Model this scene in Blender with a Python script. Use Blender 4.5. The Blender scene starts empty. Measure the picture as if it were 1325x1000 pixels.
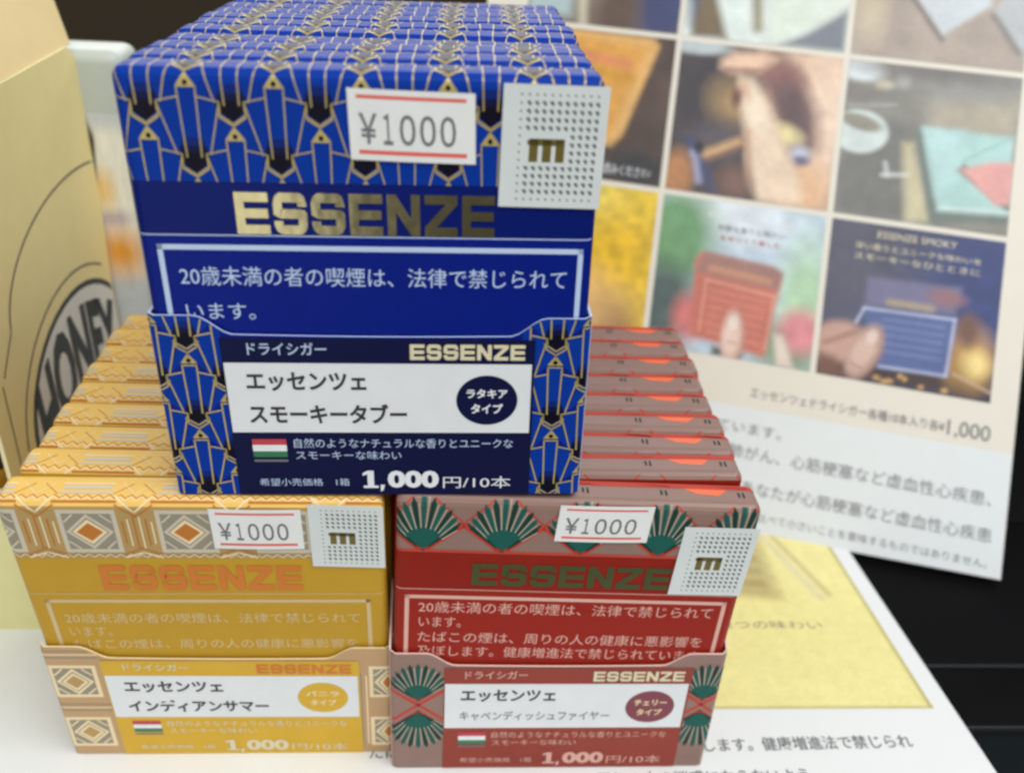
import bpy, bmesh, math, random
import numpy as np
from mathutils import Matrix, Vector, Euler

random.seed(7); rng = np.random.default_rng(7)
S = 0.001                      # everything below is written in millimetres
scene = bpy.context.scene
COL = scene.collection

# ------------------------------------------------------------------ camera
def rx(a): return Matrix.Rotation(a, 3, 'X')
def ry(a): return Matrix.Rotation(a, 3, 'Y')
def rz(a): return Matrix.Rotation(a, 3, 'Z')
CAMROT = rz(-0.07593) @ rx(-0.52733) @ ry(-0.05899)      # columns: right, forward, up
cam = bpy.data.cameras.new('camera'); camo = bpy.data.objects.new('camera', cam); COL.objects.link(camo)
R3 = Matrix((CAMROT.col[0], CAMROT.col[2], -CAMROT.col[1])).transposed()
camo.matrix_world = Matrix.Translation(Vector((14.481, -174.40, 229.99)) * S) @ R3.to_4x4()
cam.sensor_fit = 'HORIZONTAL'; cam.sensor_width = 36; cam.lens = 1176.77 / 1325 * 36
cam.clip_start = 0.01; cam.clip_end = 50
cam.dof.use_dof = True; cam.dof.focus_distance = 0.222; cam.dof.aperture_fstop = cam.lens / 3.0
scene.camera = camo

# ------------------------------------------------------------------ light of the shop
w = bpy.data.worlds.new('World'); scene.world = w; w.use_nodes = True
bg = w.node_tree.nodes['Background']; bg.inputs[0].default_value = (0.93, 0.97, 1.0, 1); bg.inputs[1].default_value = 0.6
def area(name, loc, target, sx, sy, power, col=(1, 0.98, 0.95)):
    l = bpy.data.lights.new(name, 'AREA'); l.shape = 'RECTANGLE'; l.size = sx; l.size_y = sy; l.energy = power; l.color = col
    o = bpy.data.objects.new(name, l); COL.objects.link(o); o.location = loc
    o.rotation_euler = (Vector(target) - Vector(loc)).to_track_quat('-Z', 'Y').to_euler()
area('ceiling_light', (-0.2, 2.3, 1.25), (0, 0.05, 0.1), 2.6, 0.6, 32)
area('ceiling_light_front', (0.6, -0.8, 1.75), (0, 0, 0.1), 2.2, 0.6, 34, (1, 0.99, 0.97))
area('front_left_fill', (-1.12, -2.0, -0.35), (-0.3, 0, 0.15), 1.5, 1.2, 8, (1, 0.98, 0.94))  # added unseen fill lamp, low at front left, mirrored in the gold foil
vs = scene.view_settings; scene.display_settings.display_device = 'sRGB'
vs.view_transform = 'Standard'; vs.look = 'None'; vs.exposure = 0.0; vs.gamma = 1
scene.render.engine = 'CYCLES'
scene.cycles.max_bounces = 6
scene.cycles.pixel_filter_type = 'BLACKMAN_HARRIS'; scene.cycles.filter_width = 2.6

# ------------------------------------------------------------------ materials
def mat(name, col, rough=0.5, metal=0.0, coat=0.0, vary=0.06, bump=0.0, bscale=900, spec=0.5, emit=None):
    m = bpy.data.materials.new(name); m.use_nodes = True; nt = m.node_tree; b = nt.nodes['Principled BSDF']
    b.inputs['Roughness'].default_value = rough; b.inputs['Metallic'].default_value = metal
    b.inputs['Specular IOR Level'].default_value = spec
    if coat: b.inputs['Coat Weight'].default_value = coat; b.inputs['Coat Roughness'].default_value = 0.18
    tc = nt.nodes.new('ShaderNodeTexCoord')
    n = nt.nodes.new('ShaderNodeTexNoise'); n.inputs['Scale'].default_value = 120; n.inputs['Detail'].default_value = 5
    nt.links.new(tc.outputs['Object'], n.inputs['Vector'])
    mx = nt.nodes.new('ShaderNodeMixRGB'); mx.blend_type = 'MIX'
    mx.inputs[1].default_value = tuple(max(0, c * (1 - vary)) for c in col) + (1,)
    mx.inputs[2].default_value = tuple(min(1, c * (1 + vary)) for c in col) + (1,)
    nt.links.new(n.outputs['Fac'], mx.inputs[0]); nt.links.new(mx.outputs[0], b.inputs['Base Color'])
    if bump:
        n2 = nt.nodes.new('ShaderNodeTexNoise'); n2.inputs['Scale'].default_value = bscale; n2.inputs['Detail'].default_value = 3; n2.inputs['Roughness'].default_value = .6
        nt.links.new(tc.outputs['Object'], n2.inputs['Vector'])
        bp = nt.nodes.new('ShaderNodeBump'); bp.inputs['Strength'].default_value = bump; bp.inputs['Distance'].default_value = 0.0004
        nt.links.new(n2.outputs['Fac'], bp.inputs['Height']); nt.links.new(bp.outputs['Normal'], b.inputs['Normal'])
    return m
def print_mat(name, rough=0.45):
    m = bpy.data.materials.new(name); m.use_nodes = True; nt = m.node_tree; b = nt.nodes['Principled BSDF']
    a = nt.nodes.new('ShaderNodeAttribute'); a.attribute_name = 'ink'; nt.links.new(a.outputs['Color'], b.inputs['Base Color'])
    b.inputs['Roughness'].default_value = rough
    return m
CARD = dict(rough=0.4, coat=0.0, bump=0.35, bscale=60, spec=0.12)
GLOSS = dict(rough=0.32, coat=0.0, bump=0.4, bscale=60, spec=0.3)
M = {
 'b_mid': mat('mid_blue_ink', (0.003, 0.018, 0.15), **CARD),
 'packet_w': mat('frosted_packet', (0.5, 0.55, 0.5), 0.45),
 'y_strip': mat('mustard_label_ink', (0.66, 0.4, 0.04), **CARD), 'r_field': mat('red_field_ink', (0.3, 0.018, 0.009), **CARD),
 'b_body': mat('blue_card', (0.0015, 0.009, 0.13), **CARD), 'b_petal': mat('petal_blue_ink', (0.0035, 0.037, 0.3), **dict(CARD, spec=.05)),
 'b_dark': mat('black_ink', (0.004, 0.003, 0.012), **CARD), 'b_navy': mat('navy_ink', (0.005, 0.007, 0.045), **CARD),
 'b_field': mat('deep_blue_ink', (0.0018, 0.012, 0.2), **CARD),
 'gold': mat('gold_foil', (0.62, 0.5, 0.2), 0.42, 0.55), 'gold_line': mat('gold_line_ink', (0.5, 0.4, 0.14), 0.4, 0.25),
 'gold_pale': mat('pale_gold_ink', (0.7, 0.64, 0.42), 0.4, 0.0),
 'foil': mat('mirror_gold_foil', (0.55, 0.5, 0.28), 0.2, 0.97, vary=0.1, bump=0.6, bscale=70),
 'white': mat('white_ink', (0.78, 0.8, 0.82), 0.45), 'paleblue': mat('pale_blue_ink', (0.5, 0.62, 0.82), 0.45),
 'label': mat('label_white', (0.73, 0.755, 0.76), 0.5, bump=0.05), 'black': mat('black_text_ink', (0.02, 0.02, 0.025), 0.5),
 'grey': mat('grey_text_ink', (0.16, 0.16, 0.17), 0.5), 'sticker': mat('sticker_paper', (0.78, 0.79, 0.76), 0.55, bump=0.05, spec=.3),
 'silver': mat('silver_sticker', (0.66, 0.7, 0.68), 0.45, 0.0), 'dot': mat('grey_dot_ink', (0.1, 0.12, 0.12), 0.5),
 'stred': mat('sticker_red_ink', (0.75, 0.12, 0.1), 0.5), 'olive': mat('olive_gold_ink', (0.17, 0.13, 0.025), 0.35, 0.3),
 'edge_b': mat('blue_tray_cut_edge', (0.45, 0.55, 0.8), 0.6), 'edge_y': mat('yellow_tray_cut_edge', (0.85, 0.68, 0.36), 0.6),
 'edge_r': mat('red_tray_cut_edge', (0.85, 0.55, 0.48), 0.6),
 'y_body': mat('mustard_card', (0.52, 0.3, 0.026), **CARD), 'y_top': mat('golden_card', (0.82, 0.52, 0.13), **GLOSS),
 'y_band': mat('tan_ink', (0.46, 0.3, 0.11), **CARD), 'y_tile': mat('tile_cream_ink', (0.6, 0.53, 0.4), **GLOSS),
 'y_grey': mat('tile_grey_ink', (0.3, 0.27, 0.2), **CARD), 'y_orange': mat('tile_orange_ink', (0.5, 0.18, 0.03), **CARD),
 'y_pink': mat('tray_tan_pink_ink', (0.52, 0.33, 0.17), **CARD), 'y_line': mat('line_cream_ink', (0.85, 0.68, 0.42), **CARD),
 'y_logo': mat('orange_foil', (0.62, 0.18, 0.015), 0.35, 0.35), 'y_text': mat('yellow_pack_text_ink', (0.62, 0.46, 0.22), 0.45),
 'r_body': mat('red_card', (0.25, 0.016, 0.008), **CARD), 'r_mauve': mat('mauve_card', (0.27, 0.165, 0.135), **GLOSS),
 'r_green': mat('green_ink', (0.012, 0.1, 0.08), **CARD), 'r_dgreen': mat('dark_green_ink', (0.01, 0.045, 0.035), **CARD),
 'r_coral': mat('coral_ink', (0.5, 0.06, 0.04), **CARD), 'r_orange': mat('orange_red_ink', (0.85, 0.16, 0.06), **GLOSS),
 'r_tray': mat('brick_red_ink', (0.29, 0.055, 0.038), **CARD), 'r_logo': mat('dark_olive_foil', (0.06, 0.07, 0.015), 0.35, 0.4),
 'r_text': mat('pink_ink', (0.72, 0.4, 0.33), 0.45), 'r_pale': mat('pale_ray_ink', (0.42, 0.36, 0.28), 0.45), 'maroon': mat('maroon_ink', (0.2, 0.03, 0.05), 0.45),
 'flag_r': mat('flag_red', (0.5, 0.04, 0.06), 0.5), 'flag_g': mat('flag_green', (0.02, 0.17, 0.06), 0.5),
 'board': mat('white_board', (0.78, 0.8, 0.79), 0.35, coat=0.15, vary=0.02), 'beige': mat('poster_beige', (0.74, 0.7, 0.6), 0.5, vary=0.03),
 'pwhite': mat('poster_white', (0.72, 0.76, 0.76), 0.5, vary=0.03), 'pline': mat('poster_divider', (0.84, 0.82, 0.74), 0.5),
 'shelf_edge': mat('shelf_edge_highlight', (0.02, 0.022, 0.024), 0.5), 'shelf': mat('black_shelf', (0.0035, 0.0035, 0.004), 0.6, bump=0.3, bscale=300, spec=0.06), 'shelf2': mat('charcoal_shelf', (0.006, 0.009, 0.011), 0.6, bump=0.3, bscale=300, spec=0.08),
 'wall': mat('brown_wall', (0.034, 0.024, 0.014), 0.8, spec=0.2), 'cream': mat('cream_cardboard', (0.9, 0.77, 0.36), 0.6, bump=0.1, vary=0.05),
 'cream2': mat('pale_cream_cardboard', (0.85, 0.76, 0.45), 0.6, vary=0.06), 'cream_line': mat('grey_outline_ink', (0.22, 0.2, 0.16), 0.6),
 'oval': mat('black_oval_ink', (0.025, 0.028, 0.025), 0.5), 'oval_letter': mat('logo_letter_ink', (0.78, 0.76, 0.68), 0.5),
 'lidy': mat('lid_yellow', (0.7, 0.5, 0.12), 0.6), 'tanlid': mat('lid_tan', (0.74, 0.58, 0.28), 0.6), 'lemon': mat('pale_lemon_card', (0.74, 0.7, 0.34), 0.5),
 'amber': mat('amber_print', (0.42, 0.2, 0.02), 0.3, coat=0.5), 'brown': mat('dark_brown_print', (0.035, 0.012, 0.006), 0.3, coat=0.5),
 'ink': print_mat('printed_picture', 0.5), 'ink_gloss': print_mat('glossy_printed_picture', 0.14),
}

# ------------------------------------------------------------------ helpers
def link(name, me, parent=None, mw=None):
    o = bpy.data.objects.new(name, me); COL.objects.link(o)
    if parent is not None: o.parent = parent
    elif mw is not None: o.matrix_world = mw
    return o
def mesh(name, verts, faces, mats, idx=None, parent=None, mw=None, smooth=False):
    me = bpy.data.meshes.new(name)
    me.from_pydata([tuple(c * S for c in v) for v in verts], [], faces)
    for m in (mats if isinstance(mats, (list, tuple)) else [mats]): me.materials.append(M[m])
    if idx is not None: me.polygons.foreach_set('material_index', idx)
    if smooth: me.polygons.foreach_set('use_smooth', [True] * len(faces))
    me.update()
    return link(name, me, parent, mw)
def thing(name, label, cat, mw=None, group=None):
    o = bpy.data.objects.new(name, None); COL.objects.link(o); o.empty_display_size = 0.01
    if mw is not None: o.matrix_world = mw
    return tag(o, label, cat, group)
def tag(o, label, cat, group=None):
    o['label'] = label; o['category'] = cat
    if group: o['group'] = group
    return o
def pose(x, y, z, yaw=0, pit=0, roll=0):
    return Matrix.Translation(Vector((x, y, z)) * S) @ (rz(yaw) @ rx(pit) @ ry(roll)).to_4x4()
def box_bm(x0, x1, y0, y1, z0, z1, r=0.0, seg=3):
    bm = bmesh.new(); bmesh.ops.create_cube(bm, size=1)
    for v in bm.verts: v.co = Vector(((x0 + x1) / 2 + v.co.x * (x1 - x0), (y0 + y1) / 2 + v.co.y * (y1 - y0), (z0 + z1) / 2 + v.co.z * (z1 - z0))) * S
    if r: bmesh.ops.bevel(bm, geom=bm.edges[:], offset=r * S, segments=seg, profile=0.5, affect='EDGES')
    return bm
def box(name, x0, x1, y0, y1, z0, z1, m, parent=None, r=0.0, seg=3, mw=None, smooth=True):
    bm = box_bm(x0, x1, y0, y1, z0, z1, r, seg); me = bpy.data.meshes.new(name); bm.to_mesh(me); bm.free()
    me.materials.append(M[m])
    if r and smooth:
        for p in me.polygons: p.use_smooth = True
        me.set_sharp_from_angle(angle=math.radians(50))
    return link(name, me, parent, mw)
GL = {}
def glyphs(s, bold):
    k = (s, bold)
    if k not in GL:
        c = bpy.data.curves.new('t', 'FONT'); c.body = s; c.resolution_u = 3; c.offset = bold; c.space_character = 1.0
        o = bpy.data.objects.new('t', c); COL.objects.link(o)
        dg = bpy.context.evaluated_depsgraph_get(); dg.update()
        me = bpy.data.meshes.new_from_object(o.evaluated_get(dg))
        v = np.array([(p.co.x, p.co.y) for p in me.vertices]); f = [tuple(p.vertices) for p in me.polygons]
        bpy.data.objects.remove(o); bpy.data.curves.remove(c); bpy.data.meshes.remove(me)
        GL[k] = (v, f)
    return GL[k]
def text(name, s, x0, x1, z0, z1, m, parent, fr, off=0.1, bold=0.0, shear=0.0, bend=None, rot=0.0):
    """ink box of the string is fitted to x0..x1, z0..z1 on the surface fr(u, v, off)"""
    v, f = glyphs(s, bold); mn = v.min(0); mx_ = v.max(0); d = mx_ - mn
    t = (v - mn) / d
    if z1 is None: z1 = z0 + d[1] / d[0] * (x1 - x0)
    X = x0 + t[:, 0] * (x1 - x0); Z = z0 + t[:, 1] * (z1 - z0)
    X = X + shear * (Z - z0)
    if bend: Z = Z + bend * (1 - (2 * t[:, 0] - 1) ** 2)
    Z = Z + rot * (X - x0)
    return mesh(name, [fr(a, b, off) for a, b in zip(X, Z)], f, m, parent=parent)
def clip(poly, a, b, c):          # keep a*x+b*y<=c
    out = []; n = len(poly)
    for i in range(n):
        p, q = poly[i], poly[(i + 1) % n]; dp = a * p[0] + b * p[1] - c; dq = a * q[0] + b * q[1] - c
        if dp <= 0: out.append(p)
        if (dp < 0 < dq) or (dq < 0 < dp):
            t = dp / (dp - dq); out.append((p[0] + (q[0] - p[0]) * t, p[1] + (q[1] - p[1]) * t))
    return out
def seg(p, q, wd):
    dx, dy = q[0] - p[0], q[1] - p[1]; L = math.hypot(dx, dy) or 1; nx, ny = -dy / L * wd / 2, dx / L * wd / 2
    ex, ey = dx / L * wd * .3, dy / L * wd * .3
    return [(p[0] + nx - ex, p[1] + ny - ey), (p[0] - nx - ex, p[1] - ny - ey), (q[0] - nx + ex, q[1] - ny + ey), (q[0] + nx + ex, q[1] + ny + ey)]
def pattern(name, polys, fr, u0, u1, v0, v1, ucuts, vcuts, parent, base_off=0.06):
    """polys: (points, material, layer) in unfolded (u, v); laid on the surface fr"""
    mats = []; V = []; F = []; I = []
    us = [u0] + [c for c in ucuts if u0 < c < u1] + [u1]; vs_ = [v0] + [c for c in vcuts if v0 < c < v1] + [v1]
    for pts, m, lay in polys:
        if m not in mats: mats.append(m)
        xs = [p[0] for p in pts]; ys = [p[1] for p in pts]
        if max(xs) < u0 or min(xs) > u1 or max(ys) < v0 or min(ys) > v1: continue
        for i in range(len(us) - 1):
            if max(xs) < us[i] or min(xs) > us[i + 1]: continue
            A = clip(clip(pts, -1, 0, -us[i]), 1, 0, us[i + 1])
            if len(A) < 3: continue
            for j in range(len(vs_) - 1):
                B = clip(clip(A, 0, -1, -vs_[j]), 0, 1, vs_[j + 1])
                if len(B) < 3: continue
                n = len(V); V += [fr(p[0], p[1], base_off + 0.035 * lay) for p in B]
                F.append(tuple(range(n, n + len(B)))); I.append(mats.index(m))
    return mesh(name, V, F, mats, I, parent)
def rect(x0, x1, y0, y1): return [(x0, y0), (x1, y0), (x1, y1), (x0, y1)]
def ellipse(cx, cy, a, b, n=40): return [(cx + a * math.cos(2 * math.pi * i / n), cy + b * math.sin(2 * math.pi * i / n)) for i in range(n)]

# ------------------------------------------------------------------ pack geometry
H = 95.8; T = 11.0; RR = 2.4; ARC = RR * math.pi / 2
VT = H - RR + ARC                   # unfolded height where the flat top begins
VEND = VT + (T - 0.6 - 2 * RR)
def pack_surface(W):
    def fr(u, v, off):
        if v <= H - RR: p = Vector((u, 0, v)); n = Vector((0, -1, 0))
        elif v <= VT:
            a = (v - (H - RR)) / RR; n = Vector((0, -math.cos(a), math.sin(a))); p = Vector((u, RR, H - RR)) + n * RR
        elif v <= VEND: p = Vector((u, RR + v - VT, H)); n = Vector((0, 0, 1))
        else:
            a = min((v - VEND) / RR, 1.5); n = Vector((0, math.sin(a), math.cos(a))); p = Vector((u, T - 0.6 - RR, H - RR)) + n * RR
        d = RR - u if u < RR else (u - (W - RR) if u > W - RR else 0)
        drop = RR - math.sqrt(max(RR * RR - d * d, 0)) if d > 0 else 0
        return tuple(p + n * (off - drop))
    return fr
VC = [H - RR + ARC * k / 4 for k in range(5)] + [VEND + ARC * k / 4 for k in range(5)]
def UC(W): return [RR * k / 4 for k in (1, 2, 3, 4)] + [W - RR * k / 4 for k in (4, 3, 2, 1)]

# ---- patterns (unfolded)
def fan_blue(cx, top, k=1.0, lw=0.27):
    P = []
    def q(x, y): return (cx + x * k, top + y * k)
    for s in (-1, 1):
        P.append(([q(1.75 * s, -1.9), q(5.9 * s, -2.8), q(3.3 * s, -12.6), q(1.5 * s, -12.6)], 'b_petal', 1))
        P.append(([q(5.8 * s, -5.7), q(8.2 * s, -7.2), q(6.4 * s, -10), q(3.5 * s, -12.8)], 'b_petal', 1))
        for a, b in (((1.75, 0), (1.4, -13.4)), ((1.9, -1.9), (5.9, -2.8)), ((5.9, -2.8), (5.7, -5.7)), ((5.9, -2.8), (3.2, -12.8)),
                     ((5.8, -5.7), (8.2, -7.3)), ((0, 0), (1.8, 0)), ((2.9, -14.9), (0, -16.9))):
            P.append((seg(q(a[0] * s, a[1]), q(b[0] * s, b[1]), lw), 'gold_line', 3))
        P.append(([q(8.2 * s, -7.3), q(6.6 * s, -10.1), q(8.2 * s, -10.1)], 'gold_line', 3.2))
        P.append((seg(q(8.2 * s, -7.6), q(6.4 * s, -10), lw), 'gold_line', 3))
    P.append(([q(-1.75, 0), q(1.75, 0), q(1.5, -13), q(-1.5, -13)], 'b_petal', 2))
    P.append(([q(-1.9, -9.6), q(1.9, -9.6), q(2.5, -11.2), q(-2.5, -11.2)], 'b_mid', 2.2)); P.append(([q(-2.5, -11.2), q(2.5, -11.2), q(2.8, -12.6), q(-2.8, -12.6)], 'b_navy', 2.2))
    P.append(([q(-2.8, -12.6), q(2.8, -12.6), q(2.9, -14.2), q(0, -16.6), q(-2.9, -14.2)], 'b_dark', 2.4))
    P.append((ellipse(*q(8.2, -9.3), .5 * k, .55 * k, 8), 'b_dark', 4))
    P.append((ellipse(*q(-8.2, -9.3), .5 * k, .55 * k, 8), 'b_dark', 4))
    return P
def pat_blue(W):
    P = [(rect(-5, W + 5, 74.3, 130), 'b_petal', 0)]
    for r in range(-1, 4):
        top = 92.5 + 10 * r - 0.0; o = 13.9 if r % 2 == 0 else 5.7
        for i in range(-1, 8): P += fan_blue(o + 16.4 * i, top)
    return P
def fan_red(cx, b, k=1.0, inv=1, top_ext=0):
    P = []
    def q(x, y): return (cx + x * k, b + inv * y * k)
    P.append(([q(0, 0), q(9.6, 8.6), q(6.5, 12.6), q(0, 15.6 + top_ext), q(-6.5, 12.6), q(-9.6, 8.6)], 'r_mauve', 1))
    for s in (-1, 1):
        P.append((seg(q(0, 0), q(9.5 * s, 8.6), 0.9), 'r_coral', 2)); P.append((seg(q(0.3 * s, .9), q(8.9 * s, 8.7), 0.55), 'r_dgreen', 3))
    for i in range(-5, 6):
        a = math.radians(i * 9.3); L = 12.0 + 4.4 * math.cos(a * 1.9) + (top_ext if i == 0 else 0)
        d = (math.sin(a), math.cos(a)); n = (d[1], -d[0]); w0, w1 = 0.22, 0.66
        P.append(([q(d[0] * 2 - n[0] * w0, d[1] * 2 - n[1] * w0), q(d[0] * 2 + n[0] * w0, d[1] * 2 + n[1] * w0),
                   q(d[0] * (L - 1.5) + n[0] * w1, d[1] * (L - 1.5) + n[1] * w1), q(d[0] * L, d[1] * L), q(d[0] * (L - 1.5) - n[0] * w1, d[1] * (L - 1.5) - n[1] * w1)], 'r_green' if i % 2 == 0 else 'r_dgreen', 4))
        a2 = math.radians(i * 9.3 + 4.65); d2 = (math.sin(a2), math.cos(a2))
        P.append((seg(q(d2[0] * 6, d2[1] * 6), q(d2[0] * (L - 1.6), d2[1] * (L - 1.6)), .34), 'r_pale', 5))
    P.append(([q(0, .6), q(4.4, 4.9), q(2.8, 6.4), q(0, 7.3), q(-2.8, 6.4), q(-4.4, 4.9)], 'r_green', 6))
    return P
def pat_red(W):
    P = [(rect(-5, W + 5, 79, 130), 'r_mauve', 0)]
    for i in range(-1, 6):
        c = 7 + 19.6 * i
        P += [(clip(a, 0, 1, 95.6), b, L) for a, b, L in fan_red(c, 79.6, top_ext=1.5) if len(clip(a, 0, 1, 95.6)) > 2]
        m = c + 9.8
        P.append((seg((m - 8.4, 80.2), (m, 87.4), .8), 'r_coral', 2)); P.append((seg((m + 8.4, 80.2), (m, 87.4), .8), 'r_coral', 2))
        P.append((seg((m - 9, 79.5), (m + 9, 79.5), .9), 'r_coral', 2))
        P.append((seg((m - .2, 88.6), (m - 7.0, 95.4), .45), 'r_coral', 2)); P.append((seg((m + .2, 88.6), (m + 7.0, 95.4), .45), 'r_coral', 2))
        # what continues over the top edge
        if i == 3: P.append(([(m - 5, VT + 4.9), (m - 1.5, VT + 2.6), (m + 4, VT + 2.0), (m + 6.5, VT + 4.4)], 'r_orange', 1))
        P.append((rect(c - .8, c - .35, VT + 1.6, VT + 3.4), 'r_dgreen', 5)); P.append((rect(c + .35, c + .8, VT + 1.4, VT + 3.4), 'r_dgreen', 5))
        P.append((seg((c - 9, VT + 6), (c + 2, VT + 5), .5), 'r_coral', 2))
    P.append((rect(-5, W + 5, VEND - 1.1, VEND + 3), 'r_coral', 2))
    return P
def tile_yellow(cx, cy, a=6.8, b=7.3, tile='y_tile', centre='y_orange', L=1):
    return [(rect(cx - a, cx + a, cy - b, cy + b), tile, L), (rect(cx - a + 1.1, cx + a - 1.1, cy - b + 1.2, cy + b - 1.2), 'y_grey', L + 1),
            ([(cx - a + 1.3, cy), (cx, cy - b + 1.3), (cx + a - 1.3, cy), (cx, cy + b - 1.3)], tile, L + 2),
            ([(cx - a + 2.3, cy), (cx, cy - b + 2.4), (cx + a - 2.3, cy), (cx, cy + b - 2.4)], 'y_grey', L + 3),
            ([(cx - a + 2.7, cy), (cx, cy - b + 2.9), (cx + a - 2.7, cy), (cx, cy + b - 2.9)], 'y_line', L + 4),
            ([(cx - a + 3.7, cy), (cx, cy - b + 4.0), (cx + a - 3.7, cy), (cx, cy + b - 4.0)], centre, L + 5)] + \
           [(seg((cx + s * (a - 1.4), cy + t * (b - 3.8)), (cx + s * (a - 3.6), cy + t * (b - 1.5)), .5), tile, L + 3) for s in (-1, 1) for t in (-1, 1)]
def pat_yellow(W):
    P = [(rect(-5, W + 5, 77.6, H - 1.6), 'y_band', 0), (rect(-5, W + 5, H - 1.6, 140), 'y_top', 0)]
    for q in range(-1, 40):
        x = q * 2.5
        for dz, mm in ((0, 'y_line'), (.55, 'y_grey')):
            P.append((seg((x, 77.9 + dz), (x + 1.25, 79.0 + dz), .26), mm, 1)); P.append((seg((x + 1.25, 79.0 + dz), (x + 2.5, 77.9 + dz), .26), mm, 1))
            P.append((seg((x, VT - 1.6 + dz), (x + 1.25, VT - .6 + dz), .24), 'y_orange' if dz else mm, 1)); P.append((seg((x + 1.25, VT - .6 + dz), (x + 2.5, VT - 1.6 + dz), .24), 'y_orange' if dz else mm, 1))
    for i in range(-1, 5):
        c = 20.6 + 22.6 * i
        P += tile_yellow(c, 86.4, b=6.9)
        m = c + 11.3
        for k, x in enumerate((-3.4, -2.1, -.7, .7, 2.1, 3.4)):
            P.append((seg((m + x, 80.6 + abs(x) * .6), (m + x, 91.6 - abs(x) * .6), .38), 'y_line' if k % 2 else 'y_orange', 2))
        for s in (-1, 1):
            P.append((seg((m, 92.6), (m + s * 4.2, 96.6), .5), 'y_line', 2)); P.append((seg((m, 91.2), (m + s * 4.2, 94.6), .4), 'y_orange', 2))
            P.append((seg((m, 79.6), (m + s * 4.4, 77.9), .5), 'y_line', 2)); P.append((seg((m, 81), (m + s * 4.4, 78.9), .4), 'y_orange', 2))
            P.append((seg((m, VT + .2), (m + s * 3.6, VT + 4.0), .22), 'y_line', 2))
            P.append((seg((m + s * 1.2, VT + 3.8), (m + s * 4.8, VT + .3), .2), 'y_orange', 2))
        P.append((rect(c - 6.4, c + 6.4, VT + .3, VT + 1.1), 'y_tile', 2)); P.append((rect(c - 5.6, c + 5.6, VT + 1.9, VT + 3.1), 'y_tile', 2))
        P.append((rect(c - 6.0, c + 6.0, VT + 3.6, VT + 4.1), 'y_line', 2)); P.append((rect(c - 7.4, c + 7.4, VT - 2.1, VT - 1.5), 'y_orange', 2))
    P.append((rect(-5, W + 5, VEND + .8, VEND + 2.6), 'y_body', 1))
    return P

# ------------------------------------------------------------------ packs and trays
SCHEME = {
 'b': dict(W=93.4, body='b_body', pat=pat_blue, word='blue'),
 'y': dict(W=90.0, body='y_body', pat=pat_yellow, word='mustard yellow'),
 'r': dict(W=90.0, body='r_body', pat=pat_red, word='red'),
}
MW = {'b': (-48.73, 2.2, 96.9, -.00313, -.01716, -.01974), 'y': (-91.365, 5.375, .65, .0038, .07269, .00736), 'r': (0, 0, .65, 0, .00466, -.00019)}
BANDBOT = {'b': 74.3, 'y': 77.6, 'r': 79.0}

def front_prints(k, root, fr):
    W = SCHEME[k]['W']
    if k == 'b': logo, lm, fx, fm, tm = (20.4, 72.5, 63.6, 72.3), 'foil', (3.7, 91.2, 61.2), 'paleblue', 'paleblue'
    if k == 'y': logo, lm, fx, fm, tm = (20.0, 69.2, 66.6, 75.2), 'y_logo', (4.6, 85.8, 63.1), 'y_text', 'y_text'
    if k == 'r': logo, lm, fx, fm, tm = (19.6, 70.2, 68.6, 75.8), 'r_logo', (2.9, 86.8, 64.8), 'r_text', 'r_text'
    brand(root, *logo, lm, fr)
    x0, x1, z1 = fx; z0 = 36
    P = [(rect(x0, x1, z1 - 1.15, z1), fm, 2), (rect(x0, x0 + 1.1, z0, z1), fm, 2), (rect(x1 - 1.1, x1, z0, z1), fm, 2)]
    fld = {'b': 'b_field', 'y': 'y_body', 'r': 'r_field'}[k]
    pattern('warning_field', [(rect(.8, W - .8, 30, z1 + 1.9), fld, 0)], fr, .8, W - .8, 30, 90, UC(W), [], root)
    pattern('warning_frame', P, fr, 0.3, W - .3, 30, 90, UC(W), [], root)
    q = pattern('hairline', [(rect(.6, W - .6, z1 + 1.9, z1 + 2.15), fm, 1)], fr, .6, W - .6, 30, 90, UC(W), [], root)
    d = z1 - 61.2
    sc = (x1 - x0) / 87.5
    X = lambda a: x0 + (a - 3.7) * sc
    rows = {'b': ((54.3, 4.3), (46.3, 3.7)), 'y': ((56.2, 3.8), (51.2, 3.6), (46.3, 3.8)), 'r': ((60.7, 3.9), (55.5, 3.6), (50.1, 3.9), (45.0, 3.9))}[k]
    lines = (('20歳未満の者の喫煙は、法律で禁じられて', 7.4, 88.0), ('います。', 7.6, 22.0), ('たばこの煙は、周りの人の健康に悪影響を', 7.4, 87.0), ('及ぼします。健康増進法で禁じられています', 7.4, 87.0))
    for (zc, hh), (st_, a, b) in zip(rows, lines):
        if st_ == 'います。' and k != 'b': b = 19
        text('warning_text', st_, X(a), X(b), zc - hh / 2, zc + hh / 2, tm, root, fr)

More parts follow.
